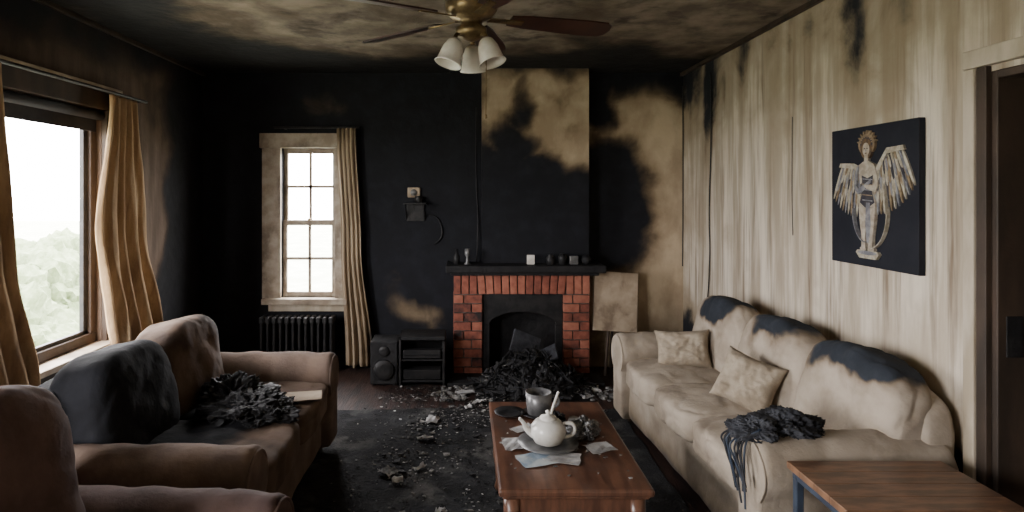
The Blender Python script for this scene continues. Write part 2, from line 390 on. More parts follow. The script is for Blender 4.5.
# ------------------------------------------------------------ radiator
ra=empty('radiator')
A=Acc(); n=12
for i in range(n):
    xx=-1.75+i*.0545
    for k in (-.045,0,.045):
        A.box((xx,5.20+k,.27),(.012,.013,.18))
    A.box((xx,5.20,.455),(.019,.066,.028)); A.box((xx,5.20,.095),(.019,.066,.025))
mk('sections',A.v,A.f,m_iron,ra,bevel=.009)
tube('pipe_top',[(-1.77,5.20,.455),(-1.13,5.20,.455)],.014,m_iron,ra,smooth=False)
tube('pipe_bottom',[(-1.77,5.20,.095),(-1.13,5.20,.095)],.012,m_iron,ra,smooth=False)
for i in (0,n-1):
    box('foot',-1.75+i*.0545-.015,-1.75+i*.0545+.015,5.14,5.26,0,.08,m_iron,ra)

# ------------------------------------------------------------ fireplace
fp=empty('brick_fireplace')
A=Acc()
fx0,fx1,fy,ft=-.10,1.06,5.08,.885; ox0,ox1,oz=.15,.83,.69
box('core_left',fx0+.008,ox0-.008,fy+.012,YB-.001,0,ft,m_mortar,fp,bevel=0)
box('core_right',ox1+.008,fx1-.008,fy+.012,YB-.001,0,ft,m_mortar,fp,bevel=0)
box('core_top',ox0-.01,ox1+.01,fy+.012,YB-.001,oz+.006,ft,m_mortar,fp,bevel=0)
rows=9; rh=(oz)/rows
for r in range(rows):
    z=(r+.5)*rh
    for a,b in ((fx0,ox0),(ox1,fx1)):
        wd=b-a; cuts=[0,.62,1] if r%2 else [0,.36,1]
        for c,d in zip(cuts,cuts[1:]):
            t=random.uniform(.05,.45)-.2*(random.random()<.15)
            A.box((a+wd*(c+d)/2, fy+.05+random.uniform(-.004,.004), z),(wd*(d-c)/2-.005,.055,rh/2-.005),(0,random.uniform(-.01,.01),0),t)
        for sx,fl in ((a+.003,0),(b-.003,1)):
            A.box((sx+(.02 if fl==0 else -.02), fy+.18, z),(.024,.07,rh/2-.005),(0,0,0),random.uniform(0,.35))
n=17
for i in range(n):
    xx=fx0+(i+.5)*(fx1-fx0)/n; dx=(xx-.48)
    t=random.uniform(.1,.5)-.15*max(0,1-abs(dx)/.35)
    A.box((xx,fy+.05,(oz+ft)/2+.0),((fx1-fx0)/n/2-.005,.058,(ft-oz)/2-.005),(0,dx*.25 if abs(dx)<.4 else 0,0),t)
mk('bricks',A.v,A.f,m_brick,fp,bevel=.004,attr=('tint',A.a))
pts=[(ox0,oz),(ox1,oz),(ox1,.42)]
for i in range(15):
    a=math.pi*i/14; pts.append((.49+.29*math.cos(a), .42+.12*math.sin(a)))
pts.append((ox0,.42))
v=[(x,fy+.03,z) for x,z in pts]+[(x,fy+.06,z) for x,z in pts]; k=len(pts)
mk('arched_hood',v,[tuple(range(k)),tuple(reversed(range(k,2*k)))]+[(i,(i+1)%k,(i+1)%k+k,i+k) for i in range(k)],m_iron,fp)
for a,b in ((ox0,ox0+.06),(ox1-.06,ox1)):
    box('surround',a,b,fy+.03,fy+.06,0,.43,m_iron,fp)
box('firebox_back',ox0,ox1,YB-.02,YB-.002,0,oz,m_black,fp,bevel=0)
box('mantel_shelf',-.16,1.17,4.95,YB-.001,.888,.95,m_black,fp,bevel=.01)
box('mantel_lip',-.12,1.12,5.0,5.08,.86,.89,m_black,fp,bevel=.006)
box('hearth',-.14,1.12,4.80,5.08,0,.028,m_black,fp,bevel=.006)

# debris pile
dp=empty('charred_debris_pile',(.52,4.80,.028))
v=[];f=[];n=60
for j in range(n+1):
    for i in range(n+1):
        u=i/n*2-1;w_=j/n*2-1; r=math.hypot(u,w_); h=max(0,1-r)**.9
        v.append((u*.44*(1 if w_<.2 else .70),w_*.36,h*.20*(1+.5*noise.noise(Vector((u*4,w_*4,0))))+(h>0)*min(1,h*4)*(.09*abs(noise.noise(Vector((u*9,w_*9,2))))+.05*abs(noise.noise(Vector((u*22,w_*22,2)))))-(.026 if w_<0 else 0)*(1-h)))
for j in range(n):
    for i in range(n):
        k=j*(n+1)+i; f.append((k,k+1,k+n+2,k+n+1))
mk('heap',v,f,m_cloth,dp)
A=Acc(); B=Acc(); C=Acc()
for i in range(420):
    a=random.uniform(0,6.28); r=random.random()**.6*1.15; h=max(.0,1-r)*.26
    L=random.uniform(.03,.19); T=random.random()
    c=(r*.46*math.cos(a)*(1 if math.sin(a)<.2 else .65),r*.33*math.sin(a)-.01,h+.014+(.0 if r<.85 else -.012))
    rt=(random.uniform(-.9,.9),random.uniform(-1,1),random.uniform(0,3.1)) if r<.7 else (random.uniform(-.2,.2),random.uniform(-.2,.2),random.uniform(0,3.1))
    if T<.42: A.box(c,(L/2,random.uniform(.004,.012),random.uniform(.003,.009)),rt)
    elif T<.70: A.shard(c,random.uniform(.02,.055),.002,rt)
    elif T<.87: C.shard(c,random.uniform(.02,.055),.002,rt)
    else: B.shard(c,random.uniform(.012,.04),.002,rt)
mk('charred_sticks',A.v,A.f,m_black,dp); mk('ash_shards',B.v,B.f,m_ash,dp); mk('grey_shards',C.v,C.f,m_gcloth,dp)
mk('burnt_book',boxv(-.12,.12,-.015,.015,-.09,.09),BF,m_gcloth,dp,loc=(-.03,.08,.29),rot=(-.5,.4,.15),bevel=.004)
mk('burnt_book_b',boxv(-.09,.09,-.012,.012,-.07,.07),BF,m_gcloth,dp,loc=(.14,.02,.22),rot=(-.9,-.5,-.3),bevel=.004)
for i in range(14):
    a=random.uniform(0,3.1); x=random.uniform(-.2,.2)
    p=[Vector((x+.06*k*math.cos(a),-.05*k,.24-.05*k+.03*math.sin(k*1.4+i))) for k in range(5)]
    tube('strand_%d'%i,[tuple(q) for q in p],.005,m_cloth,dp)

# ------------------------------------------------------------ small things back wall
sh=empty('small_black_cabinet',(-.345,4.93,0))
for nm,b in (('side_l',(-.185,-.165,-.13,.13,0,.40)),('side_r',(.165,.185,-.13,.13,0,.36)),('top',(-.185,.185,-.13,.13,.37,.40)),('shelf',(-.17,.17,-.12,.13,.20,.215)),('bottom',(-.17,.17,-.12,.13,.03,.05)),('back',(-.17,.17,.115,.13,.03,.38)),('drawer',(-.15,.15,-.125,-.05,.225,.29)),('drawer_low',(-.15,.15,-.115,.0,.055,.13)),('rail',(-.15,.15,-.135,-.125,.25,.262))):
    box(nm,*b,m_iron if 'd' in nm else m_black,sh)
sb=empty('burnt_speaker_box',(-.65,4.93,0))
box('body',-.11,.11,-.12,.12,.012,.36,m_black,sb,bevel=.01)
lathe('cone',[(.085,0),(.08,.012),(.03,.0),(.0,.005)],m_iron,sb,loc=(0,-.12,.13),rot=(math.pi/2,0,0))
lathe('tweeter',[(.045,0),(.04,.01),(.0,.004)],m_iron,sb,loc=(0,-.12,.28),rot=(math.pi/2,0,0))
for a in (-.08,.08):
    for b in (-.09,.09): box('foot',a-.015,a+.015,b-.015,b+.015,0,.014,m_iron,sb)
th=empty('thermostat',(-.455,YB,1.555))
box('body',-.055,.055,-.03,0,-.045,.045,m_board,th,bevel=.008); lathe('dial',[(.03,0),(.028,.01),(0,.012)],m_grey,th,loc=(0,-.03,0),rot=(math.pi/2,0,0))
ws=empty('wall_bracket_shelf',(-.44,YB,1.40))
box('plate',-.10,.10,-.12,0,.05,.065,m_iron,ws); box('back',-.08,.08,-.015,0,-.10,.05,m_iron,ws)
tube('arm_l',[(-.08,-.11,.05),(-.08,-.04,-.02),(-.08,-.005,-.09)],.007,m_iron,ws); tube('arm_r',[(.08,-.11,.05),(.08,-.04,-.02),(.08,-.005,-.09)],.007,m_iron,ws)
lathe('small_pot',[(.03,0),(.035,.04),(.03,.06)],m_iron,ws,loc=(.03,-.06,.065))
tube('wall_cable',[(-.33,YB-.01,1.35),(-.26,YB-.012,1.36),(-.20,YB-.012,1.25),(-.21,YB-.012,1.13),(-.27,YB-.012,1.10)],.006,m_iron)
tube('wall_cable.001',[(.10,5.245,2.3),(.09,5.243,1.7),(.12,5.243,1.3),(.10,5.2,.95)],.005,m_iron)
tube('wall_cable.002',[(XR-.012,4.72,2.5),(XR-.012,4.70,2.0),(XR-.012,4.76,1.4),(XR-.012,4.72,1.0),(XR-.012,4.80,.6)],.005,m_iron)
tube('wall_cable.003',[(XR-.01,5.33,2.5),(XR-.012,5.31,1.6),(XR-.012,5.33,.9)],.005,m_iron)
tube('wall_cable.004',[(XR-.008,3.55,2.0),(XR-.008,3.56,1.6),(XR-.008,3.545,1.3)],.002,m_iron)
# mantel objects
lathe('small_bottle',[(.025,0),(.028,.07),(.012,.09),(.012,.13),(.0,.13)],m_iron,loc=(-.07,5.05,.95))
lathe('candle_holder',[(.03,0),(.012,.02),(.01,.06),(.022,.08),(.022,.13),(0,.13)],m_grey,loc=(.02,5.05,.95))
box('small_photo_frame',.52,.585,5.03,5.05,.95,1.03,m_white)
mb=empty('ornament_row',(.85,5.05,.95))
lathe('jar',[(.035,0),(.04,.05),(.02,.07),(.025,.08),(0,.085)],m_iron,mb,loc=(-.13,0,0)); lathe('jar_b',[(.03,0),(.035,.06),(.02,.09),(0,.09)],m_iron,mb,loc=(-.03,0,0))
box('tin',.03,.10,-.02,.03,0,.07,m_grey,mb); lathe('ball',[(.0,0),(.03,.01),(.04,.04),(.03,.07),(0,.08)],m_black,mb,loc=(.17,0,0))
eb=empty('leaning_board',(1.29,5.10,0))
mk('board',boxv(-.19,.19,-.008,.008,-.25,.25),BF,m_board,eb,loc=(0,.04,.62),rot=(-.14,.07,.05),bevel=.002)
tube('leg_l',[(-.10,.0,0),(-.06,.02,.45)],.012,m_darktrim,eb,smooth=False); tube('leg_r',[(.17,.05,0),(.16,.03,.45)],.012,m_darktrim,eb,smooth=False)
tube('leg_back',[(0,.22,0),(0,.07,.8)],.012,m_darktrim,eb,smooth=False)

# ------------------------------------------------------------ seating
def arm(name,yc,D,x0,x1,h,R,mat,parent,soot=None,hw=.085,seed=0):
    zc=h-R; prof=[(-hw,.05),(-hw,.12),(-hw,.2),(-hw,.27),(-hw,zc-.1)]
    for i in range(21):
        a=math.radians(218-i*(256/20)); prof.append((R*math.cos(a),zc+R*math.sin(a)))
    prof+=[(hw,zc-.1),(hw,.27),(hw,.2),(hw,.12),(hw,.05)]
    xs=[x0,x0+.004,x0+.015,x0+.035]+[x0+.035+(x1-x0-.05)*i/26 for i in range(1,27)]+[x1]
    ins=[.82,.92,.98,1]+[1]*26+[.95]; k=len(prof); v=[];f=[]
    cz=h*.5
    for x,s in zip(xs,ins):
        for y,z in prof:
            P=Vector((x*5+seed,y*5,z*5))
            d=noise.noise(P)*.012+noise.noise(P*2.4)*.006-.007*max(0,1-abs(noise.noise(P*1.3+Vector((9,0,0))))*7)
            v.append((x,yc+y*s*(1+d*4),(cz+(z-cz)*(s if s<1 else 1))+d))
    for j in range(len(xs)-1):
        for i in range(k):
            f.append((j*k+i,j*k+(i+1)%k,(j+1)*k+(i+1)%k,(j+1)*k+i))
    f.append(tuple(range(k))[::-1]); f.append(tuple((len(xs)-1)*k+i for i in range(k)))
    o=mk(name,v,f,mat,parent,smooth=True,soot=soot); fixn(o)
    tube(name+'_piping',[(x0+.004,yc+p[0]*.93,cz+(p[1]-cz)*.93) for p in prof[4:27]],.006,mat,parent)
    return o
def sofa(name,L,D,loc,rz,n,mf,ms=None,mb=None,ma=None,armh=.60,backh=.88,seath=.45,R=.12,soots={},tilt=.16,thick=.13,bn=4,amp=.010,bover=0,sn=7,bx=.235,pleat=.0,droop=.03,cr=.006,ba=1.4):
    ms=ms or [mf]*n; mb=mb or [mf]*n; ma=ma or mf
    e=empty(name,loc,rz); aw=.20
    rbox('base',(.02,0,.175),(D/2-.04,L/2-.03,.135),mf,e,n=14,amp=.008,soot=soots.get('base'),cuts=24)
    rbox('back_frame',(D/2-.09,0,.44),(.085,L/2-.04,backh/2-.085),mf,e,n=7,amp=.008,soot=soots.get('back'),cuts=24)
    for s,nm in ((-1,'arm_a'),(1,'arm_b')):
        arm(nm,s*(L/2-.115),D,-D/2,D/2-.06,armh,R,ma,e,soot=soots.get('arm'),seed=s*3+loc[0])
    inn=L-2*aw; cw=inn/n; bi=inn+bover; bw=bi/n
    for i in range(n):
        yc=-inn/2+cw*(i+.5); yb=-bi/2+bw*(i+.5)
        rbox('seat_cushion_%d'%i,(-.075,yc,seath-.075),(D/2-.085,cw/2-.001,.085),ms[i],e,n=sn,puff=.16,amp=amp,fr=5,soot=soots.get('seat'),crease=.007,cuts=32,seed=i+1)
        rbox('back_cushion_%d'%i,(D/2-bx,yb,(seath+backh)/2-.02),(thick,bw/2+.010,(backh-seath)/2+.06),mb[i],e,n=bn,amp=amp*ba,fr=3.5,rot=(random.uniform(-.02,.02),tilt,0),soot=soots.get('backc'),crease=cr,cuts=36,seed=i+5,droop=droop,pleat=pleat)
    for a in (-1,1):
        for b in (-1,1):
            lathe('foot',[(.02,0),(.03,.06)],m_darktrim,e,loc=(a*(D/2-.1),b*(L/2-.1),0))
    return e
def sr(p):
    x,y,z=p; w=fbm(x*2,y*2,z*2,2.5)*.06
    y2=y+fbm(x*2,y*2,z*2+4,2)*.08
    s=sstep(.68,.82,z+w*1.8)*sstep(-.04,.06,x)
    m=max(blob(y2,0,-.62,0,.26,1,.5),blob(y2,0,-.02,0,.16,1,.7)*.9,blob(y2,0,.56,0,.17,1,.5))
    return s*m*.95+.12
sofa('beige_sofa',1.92,.82,(1.475,3.22,.008),math.radians(3),3,m_beige,soots={'backc':sr,'arm':lambda p:.16,'base':lambda p:.14+.5*sstep(.25,.0,p.z),'seat':lambda p:.14+.12*fbm(p.x,p.y,0,3)},backh=.83,R=.125,bn=4.2,bover=.26,seath=.445,bx=.19,tilt=.20,thick=.115,pleat=.004,droop=.04)
def slseat(p): return .42+.5*blob(p.x,p.y,.15,.25,.42,.5,.6)+.2*fbm(p.x,p.y,0,4)
def slbackc(p): return .95 if p.y>0 else .42+.3*fbm(p.x,p.y,p.z,3)
sofa('brown_sofa',1.56,.98,(-1.27,2.93,.008),math.pi,2,m_taupe,soots={'seat':slseat,'backc':slbackc,'back':lambda p:.8,'arm':lambda p:.16,'base':lambda p:.34},backh=.83,thick=.145,armh=.585,seath=.44,bn=4,sn=9,pleat=.0,cr=.0035,ba=1.6)
sofa('brown_armchair',.96,.95,(-1.08,1.58,.008),math.pi-.06,1,m_brownup,soots={},backh=.95,thick=.15,armh=.575,pleat=.0,cr=.004,ba=1.6)

pillow('throw_pillow',.17,.125,.075,m_beige2,(1.38,3.80,.560),(math.radians(66),math.radians(-6),math.radians(-22)))
pillow('throw_pillow.001',.155,.14,.07,m_beige2,(1.45,3.08,.58),(math.radians(64),math.radians(12),math.radians(-52)),4)

def crumple(name,h,loc,mat,seed=0,parent=None,amp=.5,rot=(0,0,0)):
    bm=bmesh.new(); bmesh.ops.create_icosphere(bm,subdivisions=6,radius=1)
    v=[]
    for q in bm.verts:
        p=q.co.copy(); s=p*1.6+Vector((seed,seed*2,0))
        r=1+amp*(noise.noise(s)+.6*(1-2*abs(noise.noise(s*2.1)))*.7+.35*(1-2*abs(noise.noise(s*4.3)))+.2*(1-2*abs(noise.noise(s*9)))) -amp*.3
        z=p.z*r; z=max(z,-.35)
        v.append((p.x*r*h[0],p.y*r*h[1],(z+.35)*h[2]))
    f=[tuple(g.index for g in q.verts) for q in bm.faces]; bm.free()
    return mk(name,v,f,mat,parent,loc,rot,smooth=True)
cb=empty('burnt_clothing_heap',(-1.08,2.98,.458))
crumple('cloth_a',(.15,.17,.06),(0,0,0),m_cloth,3,cb,.7); crumple('cloth_b',(.11,.12,.09),(-.12,.08,.0),m_cloth,8,cb,.7); crumple('cloth_c',(.09,.09,.04),(.13,-.06,0),m_cloth,12,cb,.8)
A=Acc()
for i in range(60):
    a=random.uniform(0,6.28); r=random.random()**.5*.25
    A.shard((r*math.cos(a),r*math.sin(a)*.9,.015+.08*max(0,1-r/.24)),random.uniform(.015,.05),.002,(random.uniform(-.8,.8),random.uniform(-.8,.8),0))
mk('charred_flakes',A.v,A.f,m_black,cb)
mk('scorched_newspaper',[(-.10,-.06,0),(.10,-.07,.004),(.11,.07,.002),(-.09,.08,.006)],[(0,1,2,3)],m_board,loc=(-.86,3.15,.480),rot=(0,0,.3),solid=.002)
cd=empty('draped_burnt_cloth',(1.27,2.40,.60))
crumple('bundle',(.12,.10,.045),(.02,.02,-.003),m_gcloth,21,cd,.5); crumple('bundle_b',(.09,.07,.045),(-.10,-.02,-.012),m_gcloth,25,cd,.6)
for i in range(13):
    x=-.13+.02*i; j=random.uniform(-.03,.03)
    tube('strand_%d'%i,[(x+.04,.03,.03),(x*.9,-.05+j,.04),(-.17-.012*i*.6,-.02+j*2,.0),(-.19-random.uniform(0,.03),-.04+j*3,-.1),(-.19+j,-.05+j*4,-.16-random.uniform(0,.10))],.004,m_bluemetal if i%2 else m_gcloth,cd)

# ------------------------------------------------------------ coffee table
ct=empty('coffee_table',(.415,2.695,.008))
box('top',-.29,.29,-.475,.475,.412,.442,m_table,ct,bevel=.01)
box('top_molding',-.275,.275,-.46,.46,.398,.412,m_table,ct,bevel=.006)
box('apron_near',-.25,.25,-.44,-.42,.33,.4,m_table,ct); box('apron_far',-.25,.25,.42,.44,.33,.4,m_table,ct)
box('apron_l',-.26,-.24,-.43,.43,.33,.4,m_table,ct); box('apron_r',.24,.26,-.43,.43,.33,.4,m_table,ct)
for a in (-1,1):
    for b in (-1,1):
        lathe('leg_%d%d'%(a,b),[(.018,0),(.028,.02),(.02,.05),(.024,.12),(.036,.20),(.03,.25),(.022,.265),(.034,.28),(.034,.4)],m_table,ct,loc=(a*.235,b*.42,0))
zt=.45
tp=empty('teapot',(.36,2.60,zt+.014))
lathe('body',[(.035,0),(.06,.012),(.078,.045),(.075,.075),(.055,.10),(.036,.108)],m_white,tp)
lathe('lid',[(.038,.106),(.034,.118),(.012,.126),(.008,.132),(.013,.14),(0,.148)],m_white,tp)
tube('spout',[(-.06,0,.04),(-.095,0,.06),(-.105,0,.095),(-.125,0,.11)],.012,m_white,tp,radii=[1.5,1.1,.8,.6])
tube('handle',[(.065,0,.085),(.105,0,.095),(.12,0,.06),(.10,0,.03),(.068,0,.03)],.008,m_white,tp)
lathe('serving_plate',[(.0,0),(.08,0),(.13,.014),(.132,.017),(.08,.006),(0,.006)],m_grey,loc=(.36,2.60,zt+.008))
tube('white_spoon',[(.36,2.68,.47),(.39,2.72,.56),(.43,2.76,.635)],.006,m_white)
mg=empty('pewter_mug',(.365,2.97,zt+.007))
lathe('body',[(.04,0),(.055,.005),(.062,.05),(.065,.11),(.06,.11),(.056,.05),(.05,.014),(0,.012)],m_grey,mg)
tube('handle',[(.060,0,.09),(.10,0,.085),(.098,0,.035),(.056,0,.025)],.007,m_grey,mg)
lathe('saucer',[(0,0),(.06,0),(.085,.01),(.086,.013),(.05,.005),(0,.005)],m_iron,loc=(.365,2.97,zt+.001))
lathe('black_plate',[(0,0),(.05,0),(.075,.012),(.076,.016),(.045,.006),(0,.006)],m_iron,loc=(.22,2.98,zt+.001))
crumple('crumpled_foil',(.055,.05,.05),(.535,2.72,zt),m_grey,5,None,.6)
crumple('burnt_rag',(.040,.05,.04),(.43,2.83,zt),m_cloth,9,None,.6)
def sheet(name,c,w_,h_,rz,mat,parent=None,curl=.01):
    v=[];f=[]
    for j in range(5):
        for i in range(5):
            u=i/4-.5;t=j/4-.5; v.append((u*w_*(1+.12*noise.noise(Vector((t*5,c[0]*7,i//4)))),t*h_*(1+.15*noise.noise(Vector((u*5,c[1]*7,j//4)))),abs(curl*noise.noise(Vector((u*2+c[0]*9,t*2+c[1]*9,0)))*3)+.001))
    for j in range(4):
        for i in range(4): k=j*5+i; f.append((k,k+1,k+6,k+5))
    return mk(name,v,f,mat,parent,loc=c,rot=(0,0,rz),solid=.001)
pp=empty('magazines_and_papers')
sheet('paper_a',(.30,2.47,zt+.002),.16,.12,.3,m_paperb,pp,.004); sheet('paper_b',(.40,2.48,zt+.003),.15,.10,-.3,m_paper,pp,.004)
sheet('paper_c',(.21,2.62,zt+.003),.09,.13,.1,m_paper,pp,.006); sheet('paper_d',(.58,2.58,zt+.001),.12,.09,.3,m_paper,pp,.006)
sheet('paper_e',(.55,2.90,zt+.001),.10,.07,-.3,m_paper,pp,.006); sheet('paper_f',(.27,2.80,zt+.001),.12,.06,.6,m_paper,pp,.004)
A=Acc()
for i in range(60):
    s=random.uniform(.002,.007); A.shard((random.uniform(.16,.66),random.uniform(2.3,3.1),zt+.003),s*1.6,.0015,(0,0,0))
mk('table_ash_flakes',A.v,A.f,m_ash)

# side table
st=empty('side_table',(1.475,2.045,0))
for i in range(4):
    a=-.175+i*.0875; box('plank_%d'%i,-.285,.285,a+.0005,a+.087,.535,.56,m_side,st,bevel=.002)
box('frame_near',-.27,.27,-.165,-.14,.50,.535,m_bluemetal,st); box('frame_far',-.27,.27,.14,.165,.50,.535,m_bluemetal,st)
for a in (-.255,.255):
    box('frame_side',a-.012,a+.012,-.15,.15,.50,.535,m_bluemetal,st)
    for b in (-.15,.15): box('leg',a-.014,a+.014,b-.014,b+.014,0,.51,m_bluemetal,st)

# ------------------------------------------------------------ rug & floor debris
v=[];f=[];nx,ny=80,110
for j in range(ny+1):
    for i in range(nx+1):
        x=-1.25+2.35*i/nx; y=1.3+3.0*j/ny
        e=.03*noise.noise(Vector((x*4,y*4,0)))
        if i in(0,nx): x+=e
        if j in(0,ny): y+=e*2
        v.append((x,y,.004+.004*abs(noise.noise(Vector((x*7,y*7,1))))))
for j in range(ny):
    for i in range(nx):
        k=j*(nx+1)+i; f.append((k,k+1,k+nx+2,k+nx+1))
mk('burnt_rug',v,f,m_rug,smooth=True)
A=Acc();B=Acc();C=Acc()
for i in range(5200):
    if i<2400: x=random.gauss(.15,.55); y=random.uniform(3.7,4.78)
    else: x=random.gauss(-.25,.28); y=random.uniform(1.9,4.6)
    if x<-.72 or x>1.0: continue
    if noise.noise(Vector((x*2.5,y*2.5,3)))<.0 and random.random()<.8: continue
    s=random.uniform(.002,.009)*(2.6 if random.random()<.05 else 1); T=random.random()
    (A if T<.38 else C if T<.46 else B).shard((x,y,.010+s*.2),s*1.3,s*.2,(random.uniform(-.3,.3),random.uniform(-.3,.3),0))
fd=empty('scattered_floor_debris'); mk('ash',A.v,A.f,m_ash,fd); mk('char',B.v,B.f,m_black,fd); mk('paper_scraps',C.v,C.f,m_paper,fd)
sp=empty('scattered_papers')
for i,(x,y,w_,h_,r) in enumerate([(-.31,2.62,.11,.09,.5),(-.25,3.75,.10,.05,.1),(-.22,4.05,.08,.12,-.2),(-.42,3.3,.09,.10,.9),(.02,4.62,.16,.08,.2),(-.25,3.35,.08,.03,.9),(-.36,3.2,.06,.05,.2),(-.05,4.48,.12,.05,-.4),(.92,4.52,.10,.06,.5),(.99,4.74,.14,.06,.2),(1.0,4.66,.12,.05,-.3),(.03,4.74,.10,.06,.7),(.02,4.3,.05,.05,.3),(.30,1.95,.2,.14,.2),(-.12,2.9,.05,.03,1),(-.2,4.6,.08,.05,.8),(-.3,2.75,.05,.03,.2),(.12,4.42,.08,.05,.2),(.88,4.62,.09,.05,.9)]):
    sheet('sheet_%d'%i,(x,y,.012),w_,h_,r,m_ash if i%4==3 else m_paper,sp,.015)
A=Acc()
for i in range(90):
    x=random.gauss(-.10,.10) if i%2 else random.gauss(1.06,.08); y=random.uniform(4.45,4.78)
    s=random.uniform(.01,.024); A.shard((x,y,s*.4),s*1.2,s*.4,(random.uniform(-.2,.2),random.uniform(-.2,.2),0))
mk('plaster_rubble',A.v,A.f,m_ash)

# ------------------------------------------------------------ ceiling fan
fx,fy_=.03,2.90
cf=empty('ceiling_fan',(fx,fy_,0))
lathe('canopy',[(.07,2.62),(.065,2.58),(.02,2.56)],m_brass,cf); lathe('rod',[(.014,2.50),(.014,2.60)],m_brass,cf)
lathe('motor',[(.03,2.51),(.10,2.50),(.125,2.47),(.125,2.43),(.10,2.40),(.055,2.385),(.05,2.36),(.075,2.345),(.075,2.315),(.045,2.295),(.02,2.285),(0,2.28)],m_brass,cf)
for i,dg in enumerate((18,78,140,208,290)):
    a=math.radians(dg); R=Matrix.Rotation(a,4,'Z')@Matrix.Rotation(math.radians(-13),4,'X')
    pts=[(.20,-.045),(.30,-.06),(.60,-.072),(.72,-.068),(.75,-.045),(.76,0),(.75,.045),(.72,.068),(.60,.072),(.30,.06),(.20,.045)]
    k=len(pts); v=[R@Vector((x,y,-.004)) for x,y in pts]+[R@Vector((x,y,.004)) for x,y in pts]
    mk('blade_%d'%i,v,[tuple(range(k))[::-1],tuple(range(k,2*k))]+[(q,(q+1)%k,(q+1)%k+k,q+k) for q in range(k)],m_blade,cf,loc=(0,0,2.40))
    v=[R@Vector(p) for p in boxv(.09,.27,-.018,.018,-.010,-.004)]
    mk('blade_iron_%d'%i,v,BF,m_brass,cf,loc=(0,0,2.40))
for i,dg in enumerate((205,325,85)):
    a=math.radians(dg); dx,dy=math.cos(a),math.sin(a)
    tube('lamp_arm_%d'%i,[(.05*dx,.05*dy,2.31),(.085*dx,.085*dy,2.315),(.085*dx,.085*dy,2.285)],.011,m_brass,cf)
    q=Vector((0,0,1)).rotation_difference(Vector((-dx*.35,-dy*.35,1)).normalized()).to_euler()
    lathe('lamp_shade_%d'%i,[(.066,-.13),(.058,-.12),(.053,-.09),(.048,-.05),(.034,-.015),(.018,0)],m_glass,cf,loc=(.080*dx,.080*dy,2.285),rot=q,solid=.004)
    lathe('bulb_%d'%i,[(0,-.10),(.02,-.09),(.026,-.065),(.014,-.03),(.012,-.0)],m_glass,cf,loc=(.080*dx,.080*dy,2.285),rot=q)
tube('pull_chain',[(.07,-.02,2.30),(.072,-.02,2.1),(.07,-.02,1.93)],.0025,m_brass,cf,smooth=False)
lathe('pull_knob',[(0,0),(.007,.005),(.006,.02),(0,.025)],m_brass,cf,loc=(.07,-.02,1.905))

# ------------------------------------------------------------ wall art (flat painting of a winged figure)
wa=empty('angel_canvas_painting',(XR-.031,2.83,1.535))
mcv=M('canvas_navy',(.006,.007,.013),(.010,.011,.018),8,.7)
mc={'cream':M('paint_cream',(.46,.42,.34),(.28,.245,.18),40,.7),'gold':M('paint_gold',(.27,.20,.12),(.15,.105,.06),40,.6),'skin':M('paint_skin',(.44,.385,.31),(.28,.235,.18),30,.7),'grey':M('paint_grey',(.26,.26,.27),(.13,.13,.15),30,.7),'hair':M('paint_hair',(.06,.04,.03),(.14,.085,.04),60,.7),'dark':M('paint_dark',(.025,.025,.035),(.05,.045,.05),30,.7)}
mk('canvas',boxv(0,.030,-.30,.30,-.335,.335),BF,mcv,wa,bevel=.003)
lay=[0]
def pol(name,pts,c):
    lay[0]+=1; x=-.0006-.00012*lay[0]
    n_=len(pts); v=[(x,-u,w_) for u,w_ in pts]+[(.0005,-u,w_) for u,w_ in pts]
    mk(name,v,[tuple(range(n_)),tuple(range(n_,2*n_))[::-1]]+[(i,(i+1)%n_,(i+1)%n_+n_,i+n_) for i in range(n_)],mc[c],wa)
def ell(cx,cy,a,b,r=0,n_=18):
    return [(cx+a*math.cos(t)*math.cos(r)-b*math.sin(t)*math.sin(r), cy+a*math.cos(t)*math.sin(r)+b*math.sin(t)*math.cos(r)) for t in [2*math.pi*i/n_ for i in range(n_)]]
for sgn,off in ((-1,0),(1,.06)):
    for row,(ln,wd,c,n_) in enumerate(((.21,.017,'cream',13),(.16,.015,'gold',11),(.11,.015,'cream',10),(.06,.013,'grey',8))):
        for i in range(n_):
            t=i/(n_-1)
            bx=sgn*(.05+.16*t*(1-row*.10)); bz=.11+ (.04+off)*t**.7
            ang=math.radians(-95+ (30 if sgn>0 else 25)*t) if sgn>0 else math.radians(-85-28*t)
            l=ln*(.65+.45*math.sin(math.pi*(.25+.6*t)))
            cx=bx+math.cos(ang)*l/2; cz=bz+math.sin(ang)*l/2
            cx=max(-.275,min(.275,cx))
            pol('feather',ell(cx,cz,l/2,wd/2,ang,10),('cream','grey','gold','cream','dark')[(i*2+row)%5] if row else ('cream','grey','gold')[i%3])
    pol('wing_bone',[(sgn*.03,.08),(sgn*.05,.135),(sgn*.12,.16+off),(sgn*.22,.165+off),(sgn*.23,.145+off),(sgn*.12,.135+off),(sgn*.06,.10)],'cream')
pol('halo',ell(-.015,.245,.058,.05),'gold'); pol('halo_in',ell(-.015,.245,.044,.038),'dark')
for i in range(9):
    a=math.radians(20*i+10); pol('ray',ell(-.015+.05*math.cos(a),.25+.045*math.sin(a),.018,.005,a,8),'gold')
pol('hair',ell(-.015,.225,.040,.050),'hair')
pol('neck',[(-.027,.20),(-.003,.20),(0,.15),(-.03,.15)],'skin')
pol('torso',[(-.065,.15),(-.035,.165),(.005,.165),(.04,.15),(.045,.11),(.032,.06),(.028,.02),(.045,-.02),(.05,-.05),(-.065,-.05),(-.058,-.02),(-.04,.02),(-.045,.06),(-.062,.11)],'skin')
